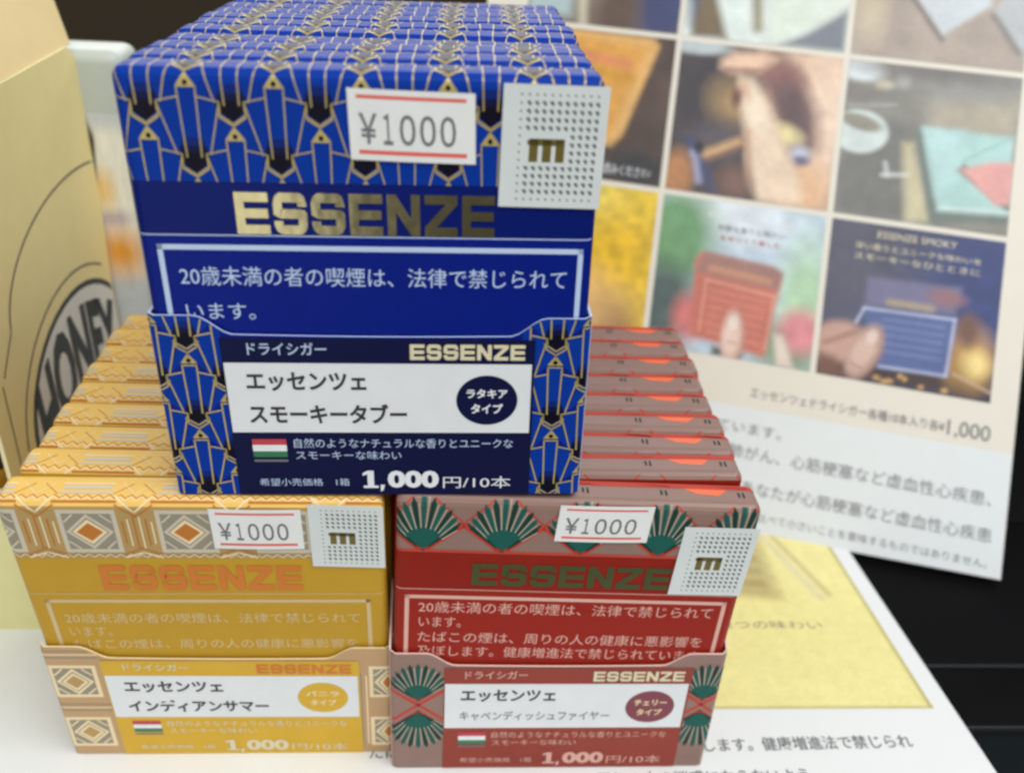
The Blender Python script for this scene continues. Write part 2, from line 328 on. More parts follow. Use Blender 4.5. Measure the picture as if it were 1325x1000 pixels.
def price_sticker(root, c, k):
    """c = three corners: bottom left, bottom right, top left in pack millimetres"""
    bl, br, tl = [Vector(q) for q in c]; U = br - bl; V = tl - bl
    def fr(u, v, off):
        p = bl + U * u + V * v; bow = 0.25 * math.sin(math.pi * min(max(u, 0), 1))
        return (p.x, -0.28 - off * 1 - bow, p.y)
    n = 8; V_ = []; F = []
    for j, o in ((0, 0.0), (1, 0.1)):
        for i in range(n + 1):
            V_.append(fr(i / n, 0, o)); V_.append(fr(i / n, 1, o))
    for i in range(n):
        a = 2 * i; F.append((a, a + 1, a + 3, a + 2)); b = a + 2 * (n + 1); F.append((b, b + 2, b + 3, b + 1)); F.append((a, a + 2, b + 2, b)); F.append((a + 1, b + 1, b + 3, a + 3))
    F += [(0, 2 * (n + 1), 2 * (n + 1) + 1, 1), (2 * n, 2 * n + 1, 4 * n + 3, 4 * n + 2)]
    st = mesh('price_sticker', V_, F, 'sticker', parent=root)
    for z0, z1 in ((.87, .92), (.09, .15)):
        pattern('red_line', [(rect(.07, .93, z0, z1), 'stred', 1)], fr, 0, 1, 0, 1, [i / 8 for i in range(8)], [], st, .1)
    V_ = []; F_ = []
    for ch, a, b in (('￥', .08, .225), ('１', .27, .345), ('０', .40, .525), ('０', .56, .685), ('０', .72, .845)):
        gv, gf = glyphs(ch, 0.012); mn = gv.min(0); d = gv.max(0) - mn; n0 = len(V_)
        V_ += [fr(a + (p[0] - mn[0]) / d[0] * (b - a), .235 + (p[1] - mn[1]) / d[1] * .435, .16) for p in gv]; F_ += [tuple(q + n0 for q in f) for f in gf]
    mesh('price', V_, F_, 'grey', parent=st)
    return st
def logo_sticker(root, c, seed=0):
    bl, br, tl = [Vector(q) for q in c]; U = br - bl; V = tl - bl
    def fr(u, v, off):
        p = bl + U * u + V * v
        return (p.x, -0.35 - off, p.y)
    V_ = [fr(a, b, o) for o in (0, .12) for a, b in ((0, 0), (1, 0), (1, 1), (0, 1))]
    st = mesh('logo_sticker', V_, [(0, 1, 2, 3), (4, 7, 6, 5), (0, 4, 5, 1), (1, 5, 6, 2), (2, 6, 7, 3), (3, 7, 4, 0)], 'silver', parent=root)
    P = []
    for j in range(14):
        for i in range(11):
            u = .17 + i * .072; v = .07 + j * .0655
            if .22 < u < .66 and .36 < v < .61: continue
            e = 1.15 if 0 < j < 13 and i > 0 else .6
            P.append(([(u - .02 * e, v + .012 * e), (u + .012 * e, v - .02 * e), (u + .024 * e, v - .004 * e), (u + .01 * e, v + .018 * e)], 'dot', 1))
    pattern('dot_pattern', P, fr, 0, 1, 0, 1, [], [], st, .12)
    x0, x1, z0, z1 = .27, .61, .385, .575; t = (x1 - x0)
    P = [(rect(x0, x1, z1 - .055, z1), 'olive', 1)] + [(rect(x0 + t * a, x0 + t * b, z0, z1), 'olive', 1) for a, b in ((0.0, .25), (.375, .625), (.75, 1.0))] + [(rect(x0 - .02, x0 + .05, z1 - .05, z1 - .01), 'olive', 1)]
    pattern('logo_letter', P, fr, 0, 1, 0, 1, [], [], st, .13)
    return st

def brand(root, x0, x1, z0, z1, m, fr, off=.14):
    lw = (x1 - x0) / (7 + 6 * .14); hh = z1 - z0; a = lw * .27; b = hh * .225; c = lw * .2; P = []
    for i, ch in enumerate('ESSENZE'):
        X = x0 + i * lw * 1.14; e = X + lw; mid = z0 + hh / 2
        def q(*pts, L=1): P.append((list(pts), m, L))
        if ch == 'E':
            P.append((rect(X, X + a, z0, z1), m, 1)); P.append((rect(X + a, e, z1 - b, z1), m, 1)); P.append((rect(X + a, e, z0, z0 + b), m, 1)); P.append((rect(X + a, e - lw * .03, mid - b / 2, mid + b / 2), m, 1))
        elif ch == 'S':
            q((X + c, z1 - b), (e - c, z1 - b), (e - c, z1), (X + c, z1)); q((X, z1 - b), (X + c, z1 - b), (X + c, z1), (X + c * .35, z1 - b * .35))
            q((X, mid - b * .1), (X + a, mid + b / 2), (X + a, z1 - b), (X, z1 - b)); q((X, mid - b * .1), (X + c, mid - b / 2), (X + c, mid + b / 2), (X + a, mid + b / 2))
            q((X + c, mid - b / 2), (e - a, mid - b / 2), (e - c, mid + b / 2), (X + c, mid + b / 2)); q((e - a, mid - b / 2), (e, mid + b * .1), (e - c * .35, mid + b * .4), (e - c, mid + b / 2))
            q((e - a, z0 + b), (e, z0 + b), (e, mid + b * .1), (e - a, mid - b / 2)); q((e, z0 + b), (e - c, z0 + b), (e - c, z0), (e - c * .35, z0 + b * .35))
            q((X + c, z0), (e - c, z0), (e - c, z0 + b), (X + c, z0 + b)); q((X, z0 + b), (X + c * .35, z0 + b * .35), (X + c, z0), (X + c, z0 + b))
            q((e - c, z1 - b), (e, z1 - b * 1.2), (e - c * .35, z1 - b * .3), (e - c, z1)); q((e - a, z1 - b * 1.45), (e, z1 - b * 1.45), (e, z1 - b * 1.2), (e - a, z1 - b))
            q((X, z0 + b * 1.45), (X, z0 + b), (X + a, z0 + b), (X + a, z0 + b * 1.45))
        elif ch == 'N':
            P.append((rect(X, X + a, z0, z1), m, 1)); P.append((rect(e - a, e, z0, z1), m, 1)); q((X + a, z1), (X + a, z1 - hh * .42), (e - a, z0), (e - a, z0 + hh * .42))
        else:
            P.append((rect(X, e, z1 - b, z1), m, 1)); P.append((rect(X, e, z0, z0 + b), m, 1)); q((X, z0 + b), (X + a * 1.35, z0 + b), (e, z1 - b), (e - a * 1.35, z1 - b))
    return pattern('brand_lettering', P, fr, x0 - 1, x1 + 1, z0 - 1, z1 + 1, [], [], root, off)
ORD = ['front', 'second', 'third', 'fourth', 'fifth', 'sixth', 'seventh', 'eighth', 'ninth', 'tenth']
NP = {'b': 10, 'y': 9, 'r': 9}
def make_packs(k):
    sch = SCHEME[k]; W = sch['W']; fr = pack_surface(W); x, y, z, yaw, pit, roll = MW[k]
    grp = {'b': 'blue packs in the upper tray', 'y': 'yellow packs in the lower left tray', 'r': 'red packs in the lower right tray'}[k]
    where = {'b': 'upper tray', 'y': 'lower left tray', 'r': 'lower right tray'}[k]
    extra_roll = {'b': 0, 'y': -.012, 'r': .026}[k]
    base = pose(x, y, z, yaw, pit if k == 'b' else 0, roll)
    tiltm = Matrix.Identity(4) if k == 'b' else rx(pit).to_4x4()
    def place(i, er=0):
        m = base @ Matrix.Translation(Vector((0, i * T, 0)) * S) @ tiltm
        if er: c = Matrix.Translation(Vector((W / 2, 0, 40)) * S); m = m @ c @ Matrix.Rotation(er, 4, 'Y') @ c.inverted()
        return m
    desc = {'b': 'blue cigar pack with gold fan band and price sticker, frontmost in the upper tray',
            'y': 'mustard yellow cigar pack with diamond band and price sticker, frontmost at lower left',
            'r': 'red cigar pack with green fan band and price sticker, frontmost at lower right'}[k]
    f = thing('cigar_pack', desc, 'pack', place(0, extra_roll), grp)
    b0 = box('carton', 0, W, 0, T - .6, 0.2, H, sch['body'], f, RR, 5)
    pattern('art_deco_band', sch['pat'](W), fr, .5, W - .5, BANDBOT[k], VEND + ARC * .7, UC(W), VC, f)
    front_prints(k, f, fr)
    cs = {'b': [(44.1, 79.3), (68.5, 78.7), (43.9, 92.9)], 'y': [(49.1, 81.3), (70.6, 81.2), (49.0, 94.0)], 'r': [(39.2, 83.9), (62.3, 84.3), (39.8, 95.0)]}[k]
    price_sticker(f, cs, k)
    cl = {'b': [(73.1, 70.3), (93.6, 70.0), (73.7, 94.4)], 'y': [(72.2, 75.4), (90.0, 74.8), (72.2, 95.6)], 'r': [(70.4, 67.4), (89.4, 67.5), (71.3, 89.6)]}[k]
    logo_sticker(f, cl)
    # the packs behind show only their tops
    rest = thing('cigar_pack', '', 'pack', place(1), grp)
    link('carton', b0.data, rest)
    rear = [p for p in sch['pat'](W) if k != 'r' or p[1] not in ('r_green', 'r_pale') or min(q[1] for q in p[0]) > VT]
    rear = [p for p in rear if k != 'r' or p[1] != 'r_dgreen' or min(q[1] for q in p[0]) > VT]
    pattern('art_deco_band', rear, fr, .5, W - .5, {'b': H - RR - 5, 'y': VT - 2.4, 'r': VT - 2.9}[k], VEND + ARC * .7, UC(W), VC, rest)
    for i in range(1, NP[k]):
        if i == 1: o = rest
        else:
            o = rest.copy(); COL.objects.link(o)
            for ch in list(rest.children):
                c = ch.copy(); COL.objects.link(c); c.parent = o
        m = place(i) @ Matrix.Translation(Vector((random.uniform(-.5, .5), random.uniform(-.22, .22), random.uniform(-.45, .35))) * S) @ Matrix.Rotation(random.uniform(-.006, .006), 4, 'Y') @ Matrix.Rotation(random.uniform(-.004, .004), 4, 'Z')
        o.matrix_world = m
        nm = ORD[i] + ' from the front'
        if i == NP[k] - 1: nm = 'rearmost of its row'
        o['label'] = f"{sch['word']} cigar pack, {nm}, in the {where}"
make_packs('b'); make_packs('y'); make_packs('r')

# ---- display trays
def lip(x, W):           # height of the front panel along its width
    a = min(x, W - x)
    if a < 9: return 46.2
    if a < 17: t = (a - 9) / 8; t = t * t * (3 - 2 * t); return 46.2 - 4.4 * t
    return 41.8 - .5 * math.sin(math.pi * (x - 17) / (W - 34)) * .6
def make_tray(k):
    sch = SCHEME[k]; W = sch['W']; x, y, z, yaw, pit, roll = MW[k]; n = NP[k]
    D = n * T + 1
    desc = {'b': 'blue open front display tray with navy label, on top of the two lower trays',
            'y': 'yellow open front display tray with mustard label, lower left on white board',
            'r': 'red open front display tray with brick red label, lower right on white board'}[k]
    t = thing('display_tray', desc, 'tray', pose(x, y, z - .5, yaw, pit if k == 'b' else 0, roll), 'display trays of cigar packs')
    base = {'b': 'b_field', 'y': 'y_pink', 'r': 'r_mauve'}[k]; edge = 'edge_' + k
    # front panel: sheet with thickness and curved lip; leans with the packs
    lean = math.tan(MW[k][4]) if k != 'b' else 0
    TH = .55; xs = [-.7 + (W + 1.4) * i / 60 for i in range(61)]
    def fp(u, v, off):   # front surface
        d = 1.6 - min(u + .7, W + .7 - u); dr = 1.6 - math.sqrt(max(1.6 ** 2 - d * d, 0)) if d > 0 else 0
        return (u, -1.25 - lean * v + dr - off, v)
    V = []; F = []; I = []
    for xx in xs:
        hh = lip(min(max(xx, 0), W), W)
        a = fp(xx, 0, 0); b = fp(xx, hh, 0)
        V += [a, b, (b[0], b[1] + TH, b[2]), (a[0], a[1] + TH, a[2])]
    for i in range(60):
        a = 4 * i
        F += [(a, a + 4, a + 5, a + 1), (a + 1, a + 5, a + 6, a + 2), (a + 2, a + 6, a + 7, a + 3), (a + 3, a + 7, a + 4, a)]; I += [0, 1, 0, 0]
    F += [(0, 1, 2, 3), (240, 243, 242, 241)]; I += [0, 0]
    pan = mesh('front_panel', V, F, [base, edge], I, t)
    # rolled pale cut edge along the lip
    for s, nm in ((0, 'side_panel'), (1, 'side_panel')):
        X = -.9 if s == 0 else W + .35
        pts = [(0.4, 0), (0.4, 46.5), (5, 50), (14, 58), (24, 61), (D, 61), (D, 0)] if k == 'r' else [(0.4, 0), (0.4, 46), (10, 46), (14, 47), (24, 56), (D, 56), (D, 0)]
        V = [(X, a, b) for a, b in pts] + [(X + .55, a, b) for a, b in pts]; m = len(pts)
        F = [tuple(range(m)), tuple(range(2 * m - 1, m - 1, -1))] + [(i, i + m, (i + 1) % m + m, (i + 1) % m) for i in range(m)]
        mesh(nm, V, F, [base, edge], [0, 0] + [1] * m, t)
    box('base_panel', -.5, W + .5, -.6, D, 0, .5, base, t)
    box('back_panel', -.5, W + .5, D, D + .5, 0, 61, base, t)
    # printing on the front panel
    lb = (14.2, 81.4)
    P = []
    if k == 'b':
        P.append((rect(-.5, W + .5, 0, 60), 'b_field', 0))
        for cx in (6.8, 86.6):
            for r in range(-4, 4):
                for j in (-1, 0, 1): P += fan_blue(cx + 14.6 * (j + (.5 if r % 2 else 0)), 34.4 + 9.6 * r, .9, .36)
        strip, txt, circ, lm = 'b_navy', 'paleblue', 'b_navy', 'gold_pale'
    if k == 'y':
        P.append((rect(-.5, W + .5, 0, 60), 'y_pink', 0))
        for cy in (32.5, 10.5):
            P += tile_yellow(6.2, cy, 6.2, 6.6, 'y_line', 'y_band'); P += tile_yellow(89.5, cy, 5.0, 6.6, 'y_line', 'y_orange')
            for q in range(3): P.append((seg((-.4, cy + 9.6 + q * 1.3), (13.6, cy + 9.6 + q * 1.3), .45), 'y_line' if q % 2 else 'y_grey', 2))
        for q in range(4): P.append((seg((79.2 + q * 1.5, 2 + q), (79.2 + q * 1.5, 38 - q), .45), 'y_line' if q % 2 else 'y_grey', 2))
        strip, txt, circ, lm = 'y_strip', 'gold_pale', 'y_strip', 'y_logo'
    if k == 'r':
        P.append((rect(-.5, W + .5, 0, 60), 'r_mauve', 0))
        for cx in (6.9, 86.2):
            P += fan_red(cx, 28.4, .88); P += fan_red(cx, 24.2, .95, -1)
            for s in (-1, 1):
                P.append((seg((cx, 26.6), (cx + s * 9, 34), 1.0), 'r_coral', 1)); P.append((seg((cx, 26.6), (cx + s * 9, 19), 1.0), 'r_coral', 1))
        strip, txt, circ, lm = 'r_tray', 'r_text', 'maroon', 'gold_pale'
    # the art deco side strips follow the curved lip
    def clipl(P):
        out = []
        for pts, m, L in P:
            for a, b in ((-.6, 9), (9, 11), (11, 13), (13, 14.3), (W - 14.3, W - 13), (W - 13, W - 11), (W - 11, W - 9), (W - 9, W + .6)):
                q = clip(clip(pts, -1, 0, -a), 1, 0, b)
                if len(q) < 3: continue
                ya, yb = lip(max(a, 0), W) - .1, lip(min(b, W), W) - .1; sl = (yb - ya) / (b - a)
                q = clip(q, -sl, 1, ya - sl * a)
                if len(q) >= 3: out.append((q, m, L))
        return out
    CP = clipl(P)
    for ua, ub in ((-.5, 14.3), (W - 14.3, W + .5)):
        pattern('art_deco_strip', CP, fp, ua, ub, 0.2, 60, [-.3, 0, .3, .6, .9, W - .9, W - .6, W - .3, W, W + .3], [10, 20, 30, 40], pan)
    LP = [(rect(lb[0] - .3, lb[1] + .6, 0, 41.2), strip, 1)]
    lab = pattern('label_panel', LP, fp, 0, W, .1, 60, [], [], pan, .2)
    pattern('name_plate', [(rect(lb[0], lb[1], 17.4, 35.2), 'label', 2)], fp, 0, W, 0, 60, [], [], lab, .24)
    cx = 71.6; cyy = 26.0
    pattern('round_badge', [(ellipse(cx, cyy, 6.9, 6.4), circ, 3)], fp, 0, W, 0, 60, [], [], lab, .25)
    F_ = dict(parent=lab, fr=fp)
    text('heading', 'ドライシガー', 19.6, 36.6, 37.2, 40.2, txt, off=.34, bold=0.01, **F_)
    brand(lab, 54.6, 79.8, 36.2, 40.0, lm, fp, .3)
    l2 = {'b': ('スモーキータブー', 53.6), 'y': ('インディアンサマー', 56.5), 'r': ('キャベンディッシュファイヤー', 60.5)}[k]
    text('product_name', 'エッセンツェ', 18.6, 44.8, 28.2, 33.0, 'black', off=.38, bold=0.03, **F_)
    text('product_name', l2[0], 18.4, l2[1], 19.8 if k != 'r' else 20.6, 25.0 if k != 'r' else 24.4, 'black' if k != 'r' else 'grey', off=.38, bold=0.03 if k != 'r' else .01, **F_)
    bt = {'b': 'ラタキア', 'y': 'バニラ', 'r': 'チェリー'}[k]
    text('badge_text', bt, cx - 4.6, cx + 4.6, 26.6, 29.0, 'white' if k == 'b' else 'y_line', off=.42, bold=0.03, **F_)
    text('badge_text', 'タイプ', cx - 3.6, cx + 3.6, 22.6, 25.2, 'white' if k == 'b' else 'y_line', off=.42, bold=0.03, **F_)
    fl = pattern('flag', [(rect(18.2, 25.9, 14.0, 15.6), 'flag_r', 3), (rect(18.2, 25.9, 12.3, 14.0), 'white', 3), (rect(18.2, 25.9, 10.7, 12.3), 'flag_g', 3), (rect(18.2, 25.9, 9.4, 10.0), 'grey', 3)], fp, 0, W, 0, 60, [], [], lab, .24)
    text('small_print', '自然のようなナチュラルな香りとユニークな', 27.6, 77.8, 13.2, 15.8, txt, off=.34, **F_)
    text('small_print', 'スモーキーな味わい', 27.8, 52.0, 10.0, 12.4, txt, off=.34, **F_)
    text('small_print', '希望小売価格　1箱', 18.8, 39.6, 2.6, 4.7, txt, off=.34, **F_)
    tx = 'white' if k == 'b' else txt
    text('price', '000', 48.6, 60.6, 2.0, 6.9, tx, off=.34, bold=0.045, **F_)
    pattern('price_digit', [(rect(43.9, 45.4, 2.7, 6.9), tx, 3), (rect(42.9, 46.4, 2.0, 2.7), tx, 3), ([(42.8, 5.5), (43.9, 5.9), (43.9, 6.9), (42.8, 6.2)], tx, 3)], fp, 0, W, 0, 60, [], [], lab, .3)
    pattern('price_comma', [([(46.9, 1.0), (47.5, 1.3), (47.9, 2.9), (46.9, 2.9)], tx, 3)], fp, 0, W, 0, 60, [], [], lab, .3)
    text('price', '円/10本', 61.6, 77.6, 1.9, 5.3, tx, off=.34, bold=0.0, **F_)
    if k == 'b':      # little torn corner tab standing off the right edge
        pass
for k in 'byr': make_tray(k)

# ------------------------------------------------------------------ painted prints (flat pictures)
def vnoise(X, Y, n, seed):
    g = np.random.default_rng(seed).random((n + 2, n + 2)); x = np.clip(X, 0, 1) * n; y = np.clip(Y, 0, 1) * n
    i = np.minimum(x.astype(int), n); j = np.minimum(y.astype(int), n); a = x - i; b = y - j; a = a * a * (3 - 2 * a); b = b * b * (3 - 2 * b)
    return (g[j, i] * (1 - a) + g[j, i + 1] * a) * (1 - b) + (g[j + 1, i] * (1 - a) + g[j + 1, i + 1] * a) * b
class Picture:
    def __init__(s, base, n=90):
        s.n = n; g = np.linspace(0, 1, n); s.X, s.Y = np.meshgrid(g, g); s.C = np.empty((n, n, 3)); s.C[:] = base
    def mix(s, a, col):
        s.C = s.C * (1 - a[..., None]) + np.array(col) * a[..., None]
    def ell(s, cx, cy, rx_, ry_, col, soft=.15, ang=0, al=1):
        c, d = math.cos(ang), math.sin(ang); x = (s.X - cx) * c + (s.Y - cy) * d; y = -(s.X - cx) * d + (s.Y - cy) * c
        r = np.sqrt((x / rx_) ** 2 + (y / ry_) ** 2); s.mix(al * np.clip((1 + soft - r) / (2 * soft), 0, 1), col)
    def poly(s, pts, col, soft=.012, al=1):
        ins = np.zeros_like(s.X, bool); dist = np.full_like(s.X, 9.); m = len(pts)
        for i in range(m):
            (x0, y0), (x1, y1) = pts[i], pts[(i + 1) % m]
            cnd = ((y0 > s.Y) != (y1 > s.Y)); ins ^= cnd & (s.X < (x1 - x0) * (s.Y - y0) / ((y1 - y0) or 1e-9) + x0)
            dx, dy = x1 - x0, y1 - y0; t = np.clip(((s.X - x0) * dx + (s.Y - y0) * dy) / (dx * dx + dy * dy + 1e-12), 0, 1)
            dist = np.minimum(dist, np.hypot(s.X - x0 - t * dx, s.Y - y0 - t * dy))
        sd = np.where(ins, dist, -dist); s.mix(al * np.clip(.5 + sd / (2 * soft), 0, 1), col)
    def line(s, p, q, wd, col, soft=.01, al=1):
        dx, dy = q[0] - p[0], q[1] - p[1]; t = np.clip(((s.X - p[0]) * dx + (s.Y - p[1]) * dy) / (dx * dx + dy * dy), 0, 1)
        d = np.hypot(s.X - p[0] - t * dx, s.Y - p[1] - t * dy); s.mix(al * np.clip(.5 + (wd / 2 - d) / (2 * soft), 0, 1), col)
    def mottle(s, n, amt, seed): s.C = np.clip(s.C * (1 + amt * (vnoise(s.X, s.Y, n, seed)[..., None] - .5) * 2), 0, 1)
    def build(s, name, fr, parent, m='ink', off=.1):
        s.C = np.clip(s.C * (1.0 if m == 'ink_gloss' else .93), 0, 1); s.mottle(34, .04 if m == 'ink' else .015, 91); s.mottle(11, .06 if m == 'ink' else .02, 92); g = np.random.default_rng(5).normal(0, .022, s.X.shape); s.C = np.clip(s.C * (1 + g[..., None]), 0, .95)
        n = s.n; V = [fr(s.X[j, i], s.Y[j, i], off) for j in range(n) for i in range(n)]
        F = [(j * n + i, j * n + i + 1, (j + 1) * n + i + 1, (j + 1) * n + i) for j in range(n - 1) for i in range(n - 1)]
        o = mesh(name, V, F, m, parent=parent)
        at = o.data.color_attributes.new('ink', 'FLOAT_COLOR', 'POINT')
        c = np.ones((n * n, 4), np.float32); c[:, :3] = s.C.reshape(-1, 3); at.data.foreach_set('color', c.ravel())
        return o
def srgb(r, g, b, k=1.0):
    f = lambda c: (c / 255 / 12.92 if c < 10 else ((c / 255 + .055) / 1.055) ** 2.4)
    return tuple(min(.95, f(c) * k) for c in (r, g, b))

# ------------------------------------------------------------------ poster
PS = 68.333
PO = Vector((14.481, -174.40, 229.99)) + Vector((1.15950389, 4.86294196, -2.53414771)) * PS
PU = Vector((.95480454, -.29690159, -.01406176)) * PS
PV = Vector((.10368499, .53018858, .84151619)) * PS * (.16647054716686963 / .17319179332379958)
PN = PU.cross(PV).normalized()            # towards the viewer
def pf(a, b, off): return tuple(PO + PU * a + PV * b + PN * off)
poster = thing('poster_board', 'large leaning poster board of product photos with Japanese warning text, behind the stacks', 'poster')
def slab(name, c, th, m, parent):
    V = [pf(a, b, o) for o in (0, -th) for a, b in c]
    return mesh(name, V, [(0, 1, 2, 3), (7, 6, 5, 4), (0, 4, 5, 1), (1, 5, 6, 2), (2, 6, 7, 3), (3, 7, 4, 0)], m, parent=parent)
slab('foam_board', [(-1.25, -1.06), (2.13, -.992), (2.125, 3.12), (-1.25, 3.12)], 4, 'beige', poster)
mesh('warning_strip', [pf(a, b, .12) for a, b in ((-1.25, -1.056), (2.128, -.99), (2.126, -.255), (-1.25, -.285))], [(0, 1, 2, 3)], 'pwhite', parent=poster)
def strut():
    c = PO + PU * .5 + PV * 1.8 - PN * 4.5; foot = Vector((c.x - 5, c.y + 95, -2.5))
    V = [c - PU * .2, c + PU * .2, foot + Vector((26, 0, 0)), foot - Vector((26, 0, 0))]
    V = [tuple(v) for v in V] + [tuple(v + Vector((0, 2, 0))) for v in V]
    mesh('easel_back', V, [(0, 1, 2, 3), (7, 6, 5, 4), (0, 4, 5, 1), (1, 5, 6, 2), (2, 6, 7, 3), (3, 7, 4, 0)], 'beige', parent=poster)
strut()
G = .018
def panel(a, b, pic):
    def fr(u, v, off): return pf(a + G + u * (1 - 2 * G), b + G + v * (1 - 2 * G), off)
    return pic.build('photo_print', fr, poster, 'ink', .15), fr
dk = srgb(78, 62, 52)
# hand lighting a cigar
p = Picture(srgb(84, 74, 70), 120); p.mottle(5, .35, 1); p.mottle(13, .15, 2)
p.ell(.2, .6, .22, .5, srgb(62, 58, 64), .5); p.ell(.36, .62, .13, .15, srgb(168, 138, 96), .7, .6); p.ell(.3, .36, .2, .12, srgb(92, 84, 92), .6)
p.poly([(.5, 1), (1, 1), (1, 0), (.62, 0), (.7, .3), (.56, .6)], srgb(214, 178, 152), .05)
p.ell(.93, .6, .12, .5, srgb(238, 210, 186), .35); p.ell(.86, .93, .2, .08, srgb(236, 204, 178), .5); p.ell(.84, .12, .16, .2, srgb(232, 188, 148), .5)
p.poly([(.46, .9), (.6, .98), (.74, .9), (.88, .62), (.9, .4), (.78, .28), (.66, .44), (.6, .62)], srgb(122, 92, 90), .06)
p.ell(.62, .86, .14, .08, srgb(150, 104, 96), .6, -.4); p.ell(.74, .6, .07, .2, srgb(98, 76, 80), .6, .35); p.ell(.7, .46, .1, .06, srgb(232, 216, 160), .6, -.3); p.ell(.8, .34, .055, .05, srgb(196, 202, 220), .6); p.ell(.81, .3, .05, .03, srgb(110, 104, 130), .6)
p.poly([(.26, .9), (.33, .96), (.52, .98), (.6, .94), (.5, .85), (.33, .82), (.26, .85)], srgb(236, 200, 172), .035); p.line((.3, .84), (.52, .86), .02, srgb(168, 122, 100), .02)
p.poly([(.38, .8), (.47, .8), (.58, .64), (.68, .42), (.8, .2), (.84, .02), (.58, 0), (.5, .14), (.47, .38), (.41, .6)], srgb(238, 214, 186), .035)
p.ell(.5, .6, .05, .12, srgb(250, 232, 208), .8, .4); p.line((.47, .44), (.51, .12), .03, srgb(200, 160, 130), .03); p.ell(.42, .72, .035, .07, srgb(222, 182, 156), .6, .3); p.ell(.38, .66, .03, .06, srgb(116, 76, 62), .6)
p.poly([(.16, .26), (.42, .4), (.46, .36), (.2, .2)], srgb(206, 166, 120), .025); p.line((.2, .2), (.44, .33), .02, srgb(120, 84, 66), .02)
p.line((.12, .34), (.3, .04), .055, srgb(62, 72, 112), .03); p.line((.15, .26), (.2, .08), .035, srgb(168, 178, 214), .025); p.ell(.18, .3, .03, .04, srgb(40, 36, 44), .5)
p.ell(.06, .1, .1, .16, srgb(186, 130, 84), .4); p.ell(.42, .1, .1, .1, srgb(128, 96, 84), .6); p.ell(.1, .98, .2, .06, srgb(190, 200, 200), .3); p.mottle(24, .07, 3); panel(0, 1, p)
# cup and notebooks
p = Picture(srgb(140, 138, 130)); p.mottle(5, .15, 4); p.poly([(0, 0), (.44, 0), (.4, .62), (0, .66)], srgb(116, 116, 112), .05)
p.poly([(.4, 1), (1, 1), (1, .75), (.5, .7)], srgb(150, 150, 146), .08); p.poly([(.5, .78), (1, .86), (1, .55), (.5, .6)], srgb(176, 168, 150), .06)
p.ell(.08, .94, .14, .07, srgb(222, 230, 232), .3); p.ell(.06, .79, .12, .05, srgb(130, 126, 122), .3); p.ell(.1, .54, .17, .14, srgb(214, 226, 222), .1); p.ell(.1, .6, .13, .05, srgb(150, 146, 132), .25, -.2)
p.poly([(.42, 0), (.56, .02), (.42, .5), (.36, .5)], srgb(206, 196, 160), .03)
p.poly([(.56, .02), (1, .08), (1, .12), (.6, .1), (.46, .62), (.43, .55)], srgb(110, 122, 116), .015)
p.poly([(.6, .1), (1, .13), (.98, .62), (.46, .62)], srgb(176, 214, 208), .02); p.poly([(.72, .42), (1, .2), (1, .14), (.68, .37)], srgb(110, 124, 120), .015)
p.poly([(.7, .38), (.92, .18), (1, .2), (1, .46), (.88, .45)], srgb(226, 164, 158), .02); p.line((.26, .28), (.4, .3), .018, srgb(220, 224, 220), .015); p.line((.27, .36), (.29, .28), .02, srgb(210, 214, 214), .015)
p.line((.02, .7), (.3, .74), .012, srgb(176, 176, 172), .01); p.ell(.22, .86, .05, .03, srgb(206, 196, 176), .6); p.ell(.33, .9, .04, .05, srgb(176, 178, 176), .6); p.poly([(.48, .6), (.7, .62), (.66, .3), (.58, .2)], srgb(190, 222, 222), .04, .7); p.line((.6, .12), (1, .15), .012, srgb(220, 228, 224), .006); p.line((.72, .44), (.98, .62), .012, srgb(150, 190, 184), .01); p.ell(.5, .97, .4, .06, srgb(120, 116, 112), .7); p.mottle(14, .06, 5); panel(1, 1, p)
# orange pack on dark wood
p = Picture(srgb(84, 66, 56)); p.mottle(6, .3, 6); p.poly([(.0, .0), (1, 0), (1, .2), (0, .28)], srgb(104, 80, 56), .1)
p.poly([(0, .26), (.66, .22), (.72, .3), (.9, .94), (.86, .99), (0, 1)], srgb(226, 176, 104), .02); p.poly([(0, .34), (.64, .3), (.82, .92), (0, .98)], srgb(222, 160, 70), .03)
p.line((.0, .86), (.7, .8), .06, srgb(226, 140, 92), .03); p.line((.3, .74), (.74, .7), .05, srgb(206, 150, 40), .03); p.poly([(.0, .2), (.62, .17), (.66, .21), (0, .25)], srgb(70, 40, 28), .015)
p.ell(.85, .1, .25, .15, srgb(52, 50, 52), .5); p.mottle(20, .08, 7); panel(-1, 1, p)
# yellow leaves
p = Picture(srgb(226, 196, 60)); p.mottle(9, .35, 8); p.ell(.3, .85, .4, .2, srgb(206, 210, 130), .6); p.ell(.75, .5, .3, .4, srgb(232, 186, 20), .6); p.mottle(20, .22, 9)
p.ell(.8, .08, .15, .15, srgb(130, 96, 40), .6); p.ell(.3, .2, .5, .25, srgb(238, 190, 130), .5); panel(-1, 0, p)
